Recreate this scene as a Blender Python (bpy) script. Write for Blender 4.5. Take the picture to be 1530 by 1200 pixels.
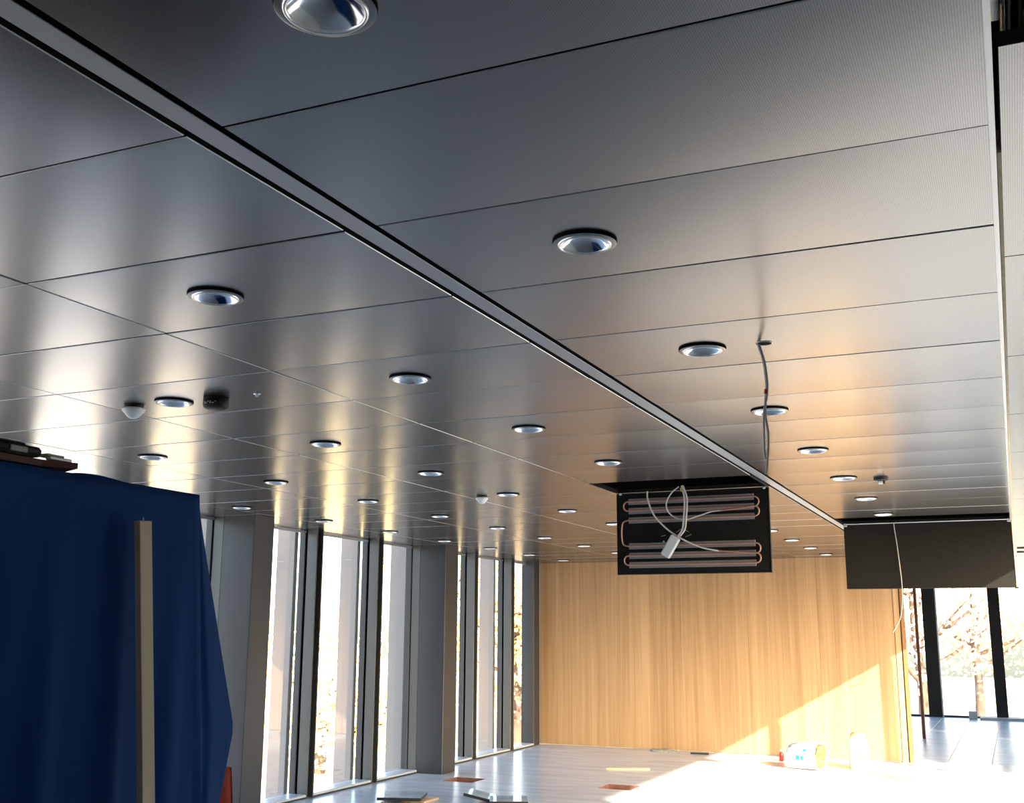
import bpy, bmesh, math, random
from mathutils import Vector, Matrix
random.seed(7)
scene = bpy.context.scene
for o in list(bpy.data.objects): bpy.data.objects.remove(o, do_unlink=True)
C = scene.collection

# ------------------------------------------------------------------ camera
CZ = 1.588            # eye height
ZC = 2.588            # ceiling height
YAW, PITCH, ROLL, FPX = -0.4226, 0.2063, 0.0058, 1643.6
fw = Vector((math.sin(YAW)*math.cos(PITCH), math.cos(YAW)*math.cos(PITCH), math.sin(PITCH)))
rt = Vector((math.cos(YAW), -math.sin(YAW), 0)); up = rt.cross(fw)
r2 = math.cos(ROLL)*rt + math.sin(ROLL)*up
u2 = -math.sin(ROLL)*rt + math.cos(ROLL)*up
cam = bpy.data.cameras.new('camera'); camo = bpy.data.objects.new('camera', cam); C.objects.link(camo)
cam.sensor_fit = 'HORIZONTAL'; cam.sensor_width = 36; cam.lens = FPX/1530*36; cam.clip_start = 0.05; cam.clip_end = 400
m = Matrix.Identity(4)
for i in range(3): m[i][0] = r2[i]; m[i][1] = u2[i]; m[i][2] = -fw[i]
m[2][3] = CZ
camo.matrix_world = m
scene.camera = camo

# ------------------------------------------------------------------ sky, sun, exposure
SX, SY, SZ = -1.0, 1.02, -0.563          # direction the sunlight travels
w = bpy.data.worlds.new('world'); scene.world = w; w.use_nodes = True
nt = w.node_tree; bg = nt.nodes['Background']
sky = nt.nodes.new('ShaderNodeTexSky'); sky.sky_type = 'NISHITA'; sky.sun_disc = False
sky.sun_elevation = math.atan2(-SZ, math.hypot(SX, SY)); sky.sun_rotation = math.atan2(-SX, -SY)
sky.air_density = 1.0; sky.dust_density = 2.6; sky.ozone_density = 1.0
nt.links.new(sky.outputs[0], bg.inputs[0]); bg.inputs[1].default_value = 1.35
sl = bpy.data.lights.new('sun', 'SUN'); sl.energy = 25.0; sl.angle = 0.0093; sl.color = (1.0, 0.875, 0.70)
slo = bpy.data.objects.new('sun', sl); C.objects.link(slo)
slo.rotation_euler = Vector((SX, SY, SZ)).to_track_quat('-Z', 'Y').to_euler(); slo.location = (8, -6, 9)
vs = scene.view_settings; vs.view_transform = 'Standard'; vs.look = 'None'; vs.gamma = 1.0; vs.use_curve_mapping = False
vs.exposure = 0.3

# ------------------------------------------------------------------ materials
def srgb(r, g, b):
    f = lambda c: c/12.92 if c <= 0.04045 else ((c+0.055)/1.055)**2.4
    return (f(r), f(g), f(b), 1)
def mat(name, col, rough=0.5, metal=0.0, spec=0.5, emit=None):
    M = bpy.data.materials.new(name); M.use_nodes = True
    b = M.node_tree.nodes['Principled BSDF']
    b.inputs['Base Color'].default_value = col if len(col) == 4 else (*col, 1)
    b.inputs['Roughness'].default_value = rough; b.inputs['Metallic'].default_value = metal
    b.inputs['Specular IOR Level'].default_value = spec
    return M
def nodes(M): return M.node_tree.nodes, M.node_tree.links, M.node_tree.nodes['Principled BSDF']
def noisy(name, c1, c2, scale=(4, 4, 4), rough=0.5, metal=0.0, detail=4, bump=0.0, bscale=None, spec=0.5, coords='Object', dist=0.0, rnd=False):
    M = mat(name, c1, rough, metal, spec); N, L, b = nodes(M)
    tc = N.new('ShaderNodeTexCoord'); mp = N.new('ShaderNodeMapping'); mp.inputs['Scale'].default_value = scale
    L.new(tc.outputs[coords], mp.inputs[0])
    if rnd:
        oi = N.new('ShaderNodeObjectInfo'); mu = N.new('ShaderNodeMath'); mu.operation = 'MULTIPLY'; mu.inputs[1].default_value = 37.0
        L.new(oi.outputs['Random'], mu.inputs[0]); cb = N.new('ShaderNodeCombineXYZ')
        L.new(mu.outputs[0], cb.inputs[0]); L.new(mu.outputs[0], cb.inputs[1]); L.new(cb.outputs[0], mp.inputs['Location'])
    no = N.new('ShaderNodeTexNoise'); no.inputs['Scale'].default_value = 1.0; no.inputs['Detail'].default_value = detail
    no.inputs['Distortion'].default_value = dist
    L.new(mp.outputs[0], no.inputs['Vector'])
    cr = N.new('ShaderNodeValToRGB'); cr.color_ramp.elements[0].position = 0.3; cr.color_ramp.elements[1].position = 0.7
    cr.color_ramp.elements[0].color = c1; cr.color_ramp.elements[1].color = c2
    L.new(no.outputs[0], cr.inputs[0]); L.new(cr.outputs[0], b.inputs['Base Color'])
    if bump:
        bp = N.new('ShaderNodeBump'); bp.inputs['Strength'].default_value = bump; bp.inputs['Distance'].default_value = 0.01
        L.new(no.outputs[0], bp.inputs['Height']); L.new(bp.outputs[0], b.inputs['Normal'])
    return M

# perforated anodised ceiling metal: fine punched rows modulate the metal's tone
def ceiling_metal():
    M = mat('ceiling_metal', (0.40, 0.40, 0.405), 0.25, 0.93); N, L, b = nodes(M)
    tc = N.new('ShaderNodeTexCoord'); mp = N.new('ShaderNodeMapping')
    L.new(tc.outputs['Object'], mp.inputs[0]); mp.inputs['Scale'].default_value = (1, 1, 0)
    wv = N.new('ShaderNodeTexWave'); wv.wave_type = 'BANDS'; wv.bands_direction = 'X'; wv.inputs['Scale'].default_value = 70.0
    wv.inputs['Distortion'].default_value = 0.0
    L.new(mp.outputs[0], wv.inputs['Vector'])
    no = N.new('ShaderNodeTexNoise'); no.inputs['Scale'].default_value = 220; no.inputs['Detail'].default_value = 1
    L.new(mp.outputs[0], no.inputs['Vector'])
    mu = N.new('ShaderNodeMath'); mu.operation = 'MULTIPLY'; L.new(wv.outputs[1], mu.inputs[0]); L.new(no.outputs[0], mu.inputs[1])
    cr = N.new('ShaderNodeValToRGB'); cr.color_ramp.elements[0].position = 0.05; cr.color_ramp.elements[1].position = 0.5
    cr.color_ramp.elements[0].color = (0.185, 0.175, 0.165, 1); cr.color_ramp.elements[1].color = (0.265, 0.25, 0.236, 1)
    L.new(mu.outputs[0], cr.inputs[0]); L.new(cr.outputs[0], b.inputs['Base Color'])
    return M
def oak(name, a, c, grain=1.0):
    M = mat(name, a, 0.45, 0, 0.35); N, L, b = nodes(M)
    tc = N.new('ShaderNodeTexCoord'); oi = N.new('ShaderNodeObjectInfo')
    mu = N.new('ShaderNodeMath'); mu.operation = 'MULTIPLY'; mu.inputs[1].default_value = 53.0; L.new(oi.outputs['Random'], mu.inputs[0])
    cb = N.new('ShaderNodeCombineXYZ'); L.new(mu.outputs[0], cb.inputs[0]); L.new(mu.outputs[0], cb.inputs[1])
    def nz(sc, det, dis):
        mp = N.new('ShaderNodeMapping'); mp.inputs['Scale'].default_value = sc; L.new(tc.outputs['Object'], mp.inputs[0]); L.new(cb.outputs[0], mp.inputs['Location'])
        n = N.new('ShaderNodeTexNoise'); n.inputs['Scale'].default_value = 1; n.inputs['Detail'].default_value = det; n.inputs['Distortion'].default_value = dis
        L.new(mp.outputs[0], n.inputs['Vector']); return n
    n1 = nz((16, 16, 0.35), 3, 0.9); n2 = nz((90, 90, 0.8), 4, 0.2); n3 = nz((3.2, 3.2, 0.05), 1, 0)
    ad = N.new('ShaderNodeMath'); ad.operation = 'MULTIPLY_ADD'; ad.inputs[1].default_value = 0.5; L.new(n1.outputs[0], ad.inputs[0])
    m2 = N.new('ShaderNodeMath'); m2.operation = 'MULTIPLY_ADD'; m2.inputs[1].default_value = 0.28; L.new(n2.outputs[0], m2.inputs[0])
    m3 = N.new('ShaderNodeMath'); m3.operation = 'MULTIPLY'; m3.inputs[1].default_value = 0.3; L.new(n3.outputs[0], m3.inputs[0])
    L.new(m3.outputs[0], m2.inputs[2]); L.new(m2.outputs[0], ad.inputs[2])
    cr = N.new('ShaderNodeValToRGB'); cr.color_ramp.elements[0].position = 0.38; cr.color_ramp.elements[1].position = 0.68
    cr.color_ramp.elements[0].color = a; cr.color_ramp.elements[1].color = c
    L.new(ad.outputs[0], cr.inputs[0]); L.new(cr.outputs[0], b.inputs['Base Color'])
    return M
def thin_glass():
    M = bpy.data.materials.new('window_glass'); M.use_nodes = True; N, L = M.node_tree.nodes, M.node_tree.links
    for n in list(N): N.remove(n)
    out = N.new('ShaderNodeOutputMaterial'); mx = N.new('ShaderNodeMixShader'); tr = N.new('ShaderNodeBsdfTransparent'); gl = N.new('ShaderNodeBsdfGlossy')
    gl.inputs['Roughness'].default_value = 0.0; tr.inputs[0].default_value = (0.9, 0.92, 0.9, 1)
    lw = N.new('ShaderNodeLayerWeight'); lw.inputs[0].default_value = 0.5
    pw = N.new('ShaderNodeMath'); pw.operation = 'POWER'; pw.inputs[1].default_value = 4.0; L.new(lw.outputs['Facing'], pw.inputs[0])
    ma = N.new('ShaderNodeMath'); ma.operation = 'MULTIPLY_ADD'; ma.inputs[1].default_value = 0.88; ma.inputs[2].default_value = 0.17; L.new(pw.outputs[0], ma.inputs[0])
    L.new(ma.outputs[0], mx.inputs[0]); L.new(tr.outputs[0], mx.inputs[1]); L.new(gl.outputs[0], mx.inputs[2]); L.new(mx.outputs[0], out.inputs[0])
    return M
MT = {
 'ceil': ceiling_metal(),
 'ceil_edge': mat('panel_edge_metal', (0.52, 0.51, 0.5), 0.4, 1.0),
 'rail': mat('rail_metal', (0.36, 0.38, 0.41), 0.42, 0.55),
 'black': mat('black_void', (0.004, 0.004, 0.004), 0.9, 0, 0.1),
 'blackpaint': mat('black_paint', (0.012, 0.012, 0.012), 0.55, 0, 0.3),
 'fleece': noisy('black_fleece', (0.011, 0.0108, 0.0105, 1), (0.016, 0.0155, 0.015, 1), (60, 60, 60), 0.9, spec=0.15),
 'fleece2': noisy('charcoal_fleece', (0.014, 0.0135, 0.0125, 1), (0.018, 0.0175, 0.016, 1), (60, 60, 60), 0.95, spec=0.0),
 'flange': mat('downlight_flange', (0.22, 0.22, 0.22), 0.3, 0.95),
 'ring': mat('downlight_ring', (0.93, 0.94, 0.95), 0.3, 0.75),
 'chrome': mat('downlight_reflector', (0.88, 0.89, 0.92), 0.14, 1.0),
 'lamp': mat('downlight_lamp', (0.7, 0.72, 0.75), 0.3),
 'floor': noisy('pale_stone', srgb(0.71, 0.735, 0.775), srgb(0.80, 0.82, 0.85), (1.1, 6, 1), 0.24, detail=6, spec=0.5, dist=0.8),
 'tile': noisy('grey_stone_tile', srgb(0.62, 0.65, 0.68), srgb(0.8, 0.82, 0.84), (1.5, 7, 1), 0.3, detail=6, dist=1.0, rnd=True),
 'oak': oak('oak_veneer', srgb(0.56, 0.44, 0.32), srgb(0.69, 0.57, 0.43)),
 'oakdark': oak('oak_edge', srgb(0.5, 0.33, 0.2), srgb(0.68, 0.47, 0.3)),
 'brown': noisy('brown_stained_wood', srgb(0.36, 0.19, 0.11), srgb(0.46, 0.27, 0.16), (30, 30, 1.5), 0.5),
 'plaster': noisy('pale_plaster', srgb(0.86, 0.8, 0.74), srgb(0.92, 0.87, 0.82), (3, 3, 3), 0.7),
 'alu': noisy('grey_anodised_frame', (0.085, 0.087, 0.088, 1), (0.1, 0.102, 0.104, 1), (8, 8, 1), 0.42, 0.35),
 'aludark': noisy('dark_anodised_frame', (0.04, 0.042, 0.047, 1), (0.05, 0.052, 0.058, 1), (8, 8, 1), 0.45, 0.3),
 'column': noisy('slate_grey_cladding', (0.04, 0.043, 0.05, 1), (0.048, 0.051, 0.058, 1), (5, 5, 1), 0.42, 0.25),
 'sill': mat('pale_sill_profile', (0.62, 0.66, 0.7), 0.3, 0.3),
 'post': mat('black_steel_post', (0.015, 0.013, 0.013), 0.5, 0.3),
 'glass': thin_glass(),
 'fin': noisy('bronze_fin', (0.30, 0.26, 0.235, 1), (0.35, 0.30, 0.27, 1), (3, 3, 1), 0.55),
 'gwall': noisy('grey_wall', (0.5, 0.49, 0.47, 1), (0.56, 0.55, 0.53, 1), (2, 2, 2), 0.7),
 'void': mat('plenum_dark', (0.015, 0.014, 0.013), 0.9, 0, 0.1),
 'blue': noisy('blue_sheet', srgb(0.07, 0.22, 0.44), srgb(0.09, 0.27, 0.51), (3, 3, 1.2), 0.85, bump=0.25, spec=0.15),
 'beige': noisy('beige_batten', srgb(0.85, 0.76, 0.64), srgb(0.89, 0.80, 0.68), (6, 6, 1), 0.45),
 'steel': mat('galvanised_steel', (0.6, 0.62, 0.64), 0.35, 0.9),
 'palegrey': mat('pale_grey_pipe', (0.86, 0.9, 0.93), 0.32, 1.0),
 'copper': mat('copper_pipe', (0.62, 0.34, 0.25), 0.4, 0.6),
 'coilalu': noisy('coil_profile', (0.27, 0.27, 0.285, 1), (0.32, 0.32, 0.335, 1), (5, 5, 5), 0.45, 0.5),
 'cable': mat('grey_cable', (0.66, 0.65, 0.62), 0.45),
 'cabledark': mat('dull_cable', (0.36, 0.35, 0.33), 0.5),
 'white': mat('white_plastic', (0.82, 0.82, 0.8), 0.35),
 'whitebox': mat('pale_connector', (0.62, 0.7, 0.72), 0.35),
 'redtape': mat('red_tape', (0.6, 0.06, 0.02), 0.5),
 'yellowtape': mat('yellow_tape', (0.6, 0.5, 0.05), 0.5),
 'print': mat('pale_print', (0.55, 0.55, 0.55), 0.6),
 'redwood': noisy('red_brown_board', srgb(0.30, 0.15, 0.13), srgb(0.42, 0.23, 0.19), (2, 14, 14), 0.6),
 'timber': noisy('raw_timber', srgb(0.74, 0.62, 0.46), srgb(0.84, 0.73, 0.58), (3, 20, 20), 0.6),
 'darktimber': noisy('dark_timber', srgb(0.24, 0.16, 0.08), srgb(0.34, 0.24, 0.13), (12, 3, 12), 0.8),
 'orange': noisy('orange_sheet', srgb(0.86, 0.27, 0.12), srgb(0.93, 0.38, 0.2), (30, 30, 30), 0.8, bump=0.3),
 'slate': mat('dark_stone_edge', (0.03, 0.032, 0.036), 0.4),
 'stonetop': noisy('polished_stone', srgb(0.62, 0.66, 0.7), srgb(0.74, 0.78, 0.8), (5, 5, 5), 0.06, spec=0.8),
 'recess': noisy('rusty_recess', srgb(0.42, 0.28, 0.22), srgb(0.56, 0.38, 0.3), (9, 9, 9), 0.8),
 'paper': noisy('paper_sack', srgb(0.84, 0.76, 0.55), srgb(0.92, 0.84, 0.63), (6, 6, 6), 0.8, bump=0.3),
 'sackwhite': noisy('white_sack', srgb(0.86, 0.87, 0.88), srgb(0.93, 0.93, 0.93), (6, 6, 6), 0.6, bump=0.3),
 'crumple': noisy('brown_paper', srgb(0.45, 0.3, 0.15), srgb(0.72, 0.52, 0.3), (30, 30, 30), 0.8, bump=0.8),
 'cyan': mat('cyan_print', srgb(0.1, 0.55, 0.75), 0.6),
 'ink': mat('dark_print', srgb(0.25, 0.18, 0.12), 0.7),
 'red': mat('red_plastic', srgb(0.8, 0.08, 0.06), 0.4),
 'yellow': mat('yellow_plastic', srgb(0.85, 0.62, 0.08), 0.4),
 'ragm': noisy('grey_rag', srgb(0.5, 0.49, 0.46), srgb(0.64, 0.63, 0.59), (25, 25, 25), 0.9, bump=0.8),
 'ground': noisy('paved_ground', srgb(0.68, 0.66, 0.64), srgb(0.78, 0.75, 0.73), (0.25, 0.25, 0.25), 0.9),
 'lawn': noisy('autumn_grass', srgb(0.68, 0.65, 0.54), srgb(0.76, 0.72, 0.62), (0.4, 0.4, 0.4), 0.9),
 'bark': noisy('tree_bark', srgb(0.28, 0.22, 0.18), srgb(0.4, 0.32, 0.27), (6, 6, 1), 0.9),
}
def leafmat(name, a, c):
    M = noisy(name, a, c, (0.8, 0.8, 0.8), 0.7); N, L, b = nodes(M)
    return M
MT['leaf_yellow'] = leafmat('yellow_leaves', srgb(0.88, 0.80, 0.54), srgb(0.94, 0.88, 0.68))
MT['leaf_ochre'] = leafmat('ochre_leaves', srgb(0.76, 0.58, 0.38), srgb(0.86, 0.72, 0.5))
MT['leaf_rust'] = leafmat('rust_leaves', srgb(0.74, 0.62, 0.58), srgb(0.85, 0.74, 0.7))

# ------------------------------------------------------------------ builders
def obj(name, me, parent=None):
    o = bpy.data.objects.new(name, me); C.objects.link(o)
    if parent: o.parent = parent
    return o
def tag(o, label=None, cat=None, group=None, kind=None):
    if label: o['label'] = label
    if cat: o['category'] = cat
    if group: o['group'] = group
    if kind: o['kind'] = kind
    return o
def empty(name, loc=(0, 0, 0), rz=0.0):
    o = bpy.data.objects.new(name, None); C.objects.link(o); o.location = loc; o.rotation_euler = (0, 0, rz); o.empty_display_size = 0.1
    return o
class MB:
    def __init__(s): s.v = []; s.f = []; s.m = []; s.s = []
    def add(s, vs, fs, mi=0, smooth=False):
        b = len(s.v); s.v += [tuple(v) for v in vs]; s.f += [tuple(i+b for i in f) for f in fs]; s.m += [mi]*len(fs); s.s += [smooth]*len(fs); return s
    def box(s, x0, x1, y0, y1, z0, z1, mi=0):
        vs = [(x, y, z) for z in (z0, z1) for y in (y0, y1) for x in (x0, x1)]
        return s.add(vs, [(0, 2, 3, 1), (4, 5, 7, 6), (0, 1, 5, 4), (2, 6, 7, 3), (0, 4, 6, 2), (1, 3, 7, 5)], mi)
    def bevbox(s, x0, x1, y0, y1, z0, z1, b=0.004, mi=0):
        bm = bmesh.new(); bmesh.ops.create_cube(bm, size=1)
        bmesh.ops.scale(bm, vec=(x1-x0, y1-y0, z1-z0), verts=bm.verts); bmesh.ops.translate(bm, vec=((x0+x1)/2, (y0+y1)/2, (z0+z1)/2), verts=bm.verts)
        bmesh.ops.bevel(bm, geom=bm.edges[:], offset=b, segments=1, affect='EDGES')
        bm.verts.index_update(); s.add([v.co[:] for v in bm.verts], [[v.index for v in f.verts] for f in bm.faces], mi); bm.free(); return s
    def tube(s, pts, r, n=8, mi=0, cap=True):
        pts = [Vector(p) for p in pts]; rings = []; prev = None
        for i, p in enumerate(pts):
            t = (pts[min(i+1, len(pts)-1)]-pts[max(i-1, 0)]).normalized()
            a = prev if prev else (Vector((0, 0, 1)) if abs(t.z) < 0.9 else Vector((1, 0, 0)))
            u = (a - t*a.dot(t)).normalized(); v = t.cross(u); prev = u
            rr = r[i] if isinstance(r, (list, tuple)) else r
            rings.append([p+u*rr*math.cos(2*math.pi*k/n)+v*rr*math.sin(2*math.pi*k/n) for k in range(n)])
        vs = [q for rg in rings for q in rg]
        fs = [(i*n+k, i*n+(k+1) % n, (i+1)*n+(k+1) % n, (i+1)*n+k) for i in range(len(pts)-1) for k in range(n)]
        s.add(vs, fs, mi, True)
        if cap: s.add(rings[0], [tuple(range(n))[::-1]], mi); s.add(rings[-1], [tuple(range(n))], mi)
        return s
    def lathe(s, prof, n=32, mi=0, c=(0, 0, 0), smooth=True):
        vs = [(c[0]+r*math.cos(2*math.pi*k/n), c[1]+r*math.sin(2*math.pi*k/n), c[2]+z) for r, z in prof for k in range(n)]
        fs = [(i*n+k, i*n+(k+1) % n, (i+1)*n+(k+1) % n, (i+1)*n+k) for i in range(len(prof)-1) for k in range(n)]
        return s.add(vs, fs, mi, smooth)
    def mesh(s, name, mats):
        me = bpy.data.meshes.new(name); me.from_pydata(s.v, [], s.f)
        for k in (mats if isinstance(mats, (list, tuple)) else [mats]): me.materials.append(MT[k])
        me.polygons.foreach_set('material_index', s.m); me.polygons.foreach_set('use_smooth', s.s); me.update(); return me
    def build(s, name, mats, parent=None): return obj(name, s.mesh(name, mats), parent)
def spline(pts, n=8):
    P = [Vector(p) for p in pts]; P = [2*P[0]-P[1]]+P+[2*P[-1]-P[-2]]; out = []
    for i in range(1, len(P)-2):
        a, b, c, d = P[i-1:i+3]
        for k in range(n):
            t = k/n; out.append(0.5*((2*b)+(c-a)*t+(2*a-5*b+4*c-d)*t*t+(3*b-a-3*c+d)*t**3))
    out.append(P[-2]); return out

# ------------------------------------------------------------------ layout numbers (metres, camera at x=y=0)
RAIL_L, RAIL_R, EDGE = -1.484, -1.394, 0.042
COLS = [(-5.97, -4.85), (-4.85, -3.727), (-3.727, -2.597), (-2.597, RAIL_L), (RAIL_R, EDGE)]
Y0, PW = 1.652, 0.603
BACK = 15.3; ENDY = 23.9
LX = [-5.77, -4.553, -3.35, -2.145, -0.947]; LY0, LS = 1.356, 1.2065
LWIN, RWIN = -6.55, 0.80
FIRST, LAST = -9, 36
LID1 = (3, 9); LID2 = (4, 14)            # (column, row) of the two opened panels

# ------------------------------------------------------------------ floor
BOXES = [(-5.81, -5.45, 11.12, 11.48), (-4.10, -3.74, 11.33, 11.69)]
fl = MB()
FX0, FX1 = -6.0, 1.2
xs = sorted({FX0, FX1, *[b[0] for b in BOXES], *[b[1] for b in BOXES]}); ys = sorted({-5.5, 15.55, *[b[2] for b in BOXES], *[b[3] for b in BOXES]})
for i in range(len(xs)-1):
    for j in range(len(ys)-1):
        cx, cy = (xs[i]+xs[i+1])/2, (ys[j]+ys[j+1])/2
        if any(b[0] < cx < b[1] and b[2] < cy < b[3] for b in BOXES): continue
        fl.add([(xs[i], ys[j], 0), (xs[i+1], ys[j], 0), (xs[i+1], ys[j+1], 0), (xs[i], ys[j+1], 0)], [(0, 1, 2, 3)])
floor = tag(fl.build('floor', 'floor'), kind='structure')
MB().add([(-6.7, -5.5, -0.003), (-6.008, -5.5, -0.003), (-6.008, BACK, -0.003), (-6.7, BACK, -0.003)], [(0, 1, 2, 3)]).build('border_slab', 'floor', floor)
MB().box(-6.8, 1.2, -5.6, ENDY+0.2, -0.35, -0.16).build('subfloor', 'gwall', floor)
for b in BOXES:
    q = MB(); x0, x1, y0, y1 = b; d = -0.13
    q.add([(x0, y0, 0), (x1, y0, 0), (x1, y1, 0), (x0, y1, 0), (x0, y0, d), (x1, y0, d), (x1, y1, d), (x0, y1, d)], [(0, 1, 5, 4), (1, 2, 6, 5), (2, 3, 7, 6), (3, 0, 4, 7), (4, 5, 6, 7)])
    q.build('floor_opening', 'recess', floor)
# corridor tiles beyond the oak wall
tm = {}
k = 0
xe = [-6.6+0.515*i+0.02 for i in range(16)]
xe = [-6.58+0.515*i for i in range(16)]
for i in range(len(xe)-1):
    off = (0.0, 0.45, 0.8)[i % 3]; y = 15.55
    first = True
    while y < ENDY:
        y1 = min(y+(1.2 if not first else 1.2-off), ENDY); first = False
        if y1-y > 0.05:
            ky = (round(y1-y, 3))
            if ky not in tm: tm[ky] = MB().bevbox(0.002, 0.513, 0.002, ky-0.002, -0.03, 0, 0.003).mesh('tile', 'tile')
            o = obj('tile', tm[ky], floor); o.location = (xe[i], y, random.uniform(-0.0008, 0.0008))
        y = y1

# ------------------------------------------------------------------ ceiling panels
ceiling = tag(empty('ceiling', (0, 0, ZC)), kind='structure')
SAG = 0.0022
def panel_mesh(wx, wy, hole=None, hr=0.083, sag=SAG, lip=0.028, edge='ceil_edge'):
    g = 0.0035; hx, hy = wx/2-g, wy/2-g; ch = 0.002
    zf = lambda x, y: -sag*(1-(y/hy)**2)*(1-(x/hx)**4)
    q = MB()
    if hole is None:
        nx, ny = 6, 10
        vs = [(-hx+ch+(2*hx-2*ch)*i/nx, -hy+ch+(2*hy-2*ch)*j/ny) for j in range(ny+1) for i in range(nx+1)]
        q.add([(x, y, zf(x, y)) for x, y in vs], [(j*(nx+1)+i, (j+1)*(nx+1)+i, (j+1)*(nx+1)+i+1, j*(nx+1)+i+1) for j in range(ny) for i in range(nx)], 0, True)
    else:
        cx, cy = hole; n = 48; X, Y = hx-ch, hy-ch; outer = []
        angs = [2*math.pi*k/n for k in range(n)]
        corners = [math.atan2(sy*Y-cy, sx*X-cx) % (2*math.pi) for sx in (1, -1) for sy in (1, -1)]
        for c in corners:
            kbest = min(range(n), key=lambda k: abs((angs[k]-c+math.pi) % (2*math.pi)-math.pi)); angs[kbest] = c
        for a in angs:
            dx, dy = math.cos(a), math.sin(a); t = 1e9
            if dx > 1e-9: t = min(t, (X-cx)/dx)
            if dx < -1e-9: t = min(t, (-X-cx)/dx)
            if dy > 1e-9: t = min(t, (Y-cy)/dy)
            if dy < -1e-9: t = min(t, (-Y-cy)/dy)
            outer.append((cx+dx*t, cy+dy*t))
        R = 8; vs = []
        for r in range(R+1):
            u = (r/R)
            for k in range(n):
                ix, iy = cx+hr*math.cos(angs[k]), cy+hr*math.sin(angs[k]); x = ix+(outer[k][0]-ix)*u; y = iy+(outer[k][1]-iy)*u
                vs.append((x, y, zf(x, y)))
        q.add(vs, [(r*n+k, r*n+(k+1) % n, (r+1)*n+(k+1) % n, (r+1)*n+k)[::-1] for r in range(R) for k in range(n)], 0, True)
    # chamfer + upturned lips
    a = [(-hx+ch, -hy+ch, 0), (hx-ch, -hy+ch, 0), (hx-ch, hy-ch, 0), (-hx+ch, hy-ch, 0)]
    b = [(-hx, -hy, ch), (hx, -hy, ch), (hx, hy, ch), (-hx, hy, ch)]; c = [(x, y, lip) for x, y, z in b]
    q.add(a+b+c, [(i, (i+1) % 4, 4+(i+1) % 4, 4+i) for i in range(4)], 1)
    q.add(b+c, [(i, (i+1) % 4, 4+(i+1) % 4, 4+i) for i in range(4)], 2)
    return q.mesh('panel', ['ceil', edge, 'blackpaint'])
cache = {}
rowY = lambda n: Y0+PW*(n+0.5)
light_rows = {2*k-1: k for k in range(0, 12)}
for ci, (xa, xb) in enumerate(COLS):
    for n in range(FIRST, LAST):
        if (ci, n) in (LID1, LID2): continue
        if n in light_rows:
            hy = LY0+LS*light_rows[n]-rowY(n); key = (ci, light_rows[n])
            if key not in cache: cache[key] = panel_mesh(xb-xa, PW, (LX[ci]-(xa+xb)/2, hy))
        else:
            key = (ci,)
            if key not in cache: cache[key] = panel_mesh(xb-xa, PW)
        o = obj('panel', cache[key], ceiling); o.location = ((xa+xb)/2, rowY(n), random.uniform(-0.0006, 0.0006))
        o.rotation_euler = (random.gauss(0, 0.0014), random.gauss(0, 0.0006), 0)
# edge strips next to both glass walls, one panel every two rows
strip_l = panel_mesh(0.56, 1.2, sag=0.0008); strip_r = panel_mesh(0.70, 1.2, sag=0.0008, edge='blackpaint')
for i in range(-5, 19):
    y = 1.935+1.196*i+0.6
    o = obj('panel', strip_l, ceiling); o.location = (-6.25, y, 0)
    if i != -1:
        o = obj('panel', strip_r, ceiling); o.location = (0.047+0.35, y, 0.002)
# upturned return along the right-hand edge, and the pale batten seen in the joint
MB().box(EDGE-0.012, EDGE, -4, 22, -0.004, 0.03).build('edge_trim', 'ceil_edge', ceiling)
MB().box(EDGE+0.0015, EDGE+0.010, 2.4, 22, -0.002, 0.05).build('joint_batten', 'timber', ceiling)
# linear slot in the right-hand strip
MB().box(0.09, 0.5, 14.25, 14.42, -0.006, 0.0).box(0.09, 0.5, 14.95, 15.15, -0.006, 0).build('slot_diffuser', 'blackpaint', ceiling)
# dark plenum above
MB().box(-6.7, 1.0, -4.6, ENDY, 0.34, 0.40).build('soffit', 'void', ceiling)
tag(MB().bevbox(-1.466, -1.410, -4, 22, 0.0, 0.003, 0.001).build('rail', 'rail', ceiling), 'smooth blue grey track running the length of the ceiling')
MB().box(RAIL_L+0.002, RAIL_R-0.002, -4, 22, 0.012, 0.03).build('rail_groove', 'black', ceiling)
# services seen through the missing strip panel, top right
tag(MB().tube([(0.072, 0.3, 0.13), (0.072, 2.12, 0.13)], 0.010, 12).build('service_pipe', 'palegrey', ceiling), 'galvanised pipe above the missing ceiling panel')
MB().bevbox(0.046, 0.060, 0.3, 2.03, 0.10, 0.13, 0.002).build('service_channel', 'palegrey', ceiling)
MB().bevbox(0.10, 0.30, 0.3, 2.3, 0.16, 0.2, 0.004).build('service_board', 'darktimber', ceiling)
MB().lathe([(0.0, 0), (0.008, 0.001), (0.009, 0.01), (0.004, 0.012), (0.004, 0.05)], 12, c=(0.104, 2.03, 0.06)).build('bolt', 'steel', ceiling)

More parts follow.
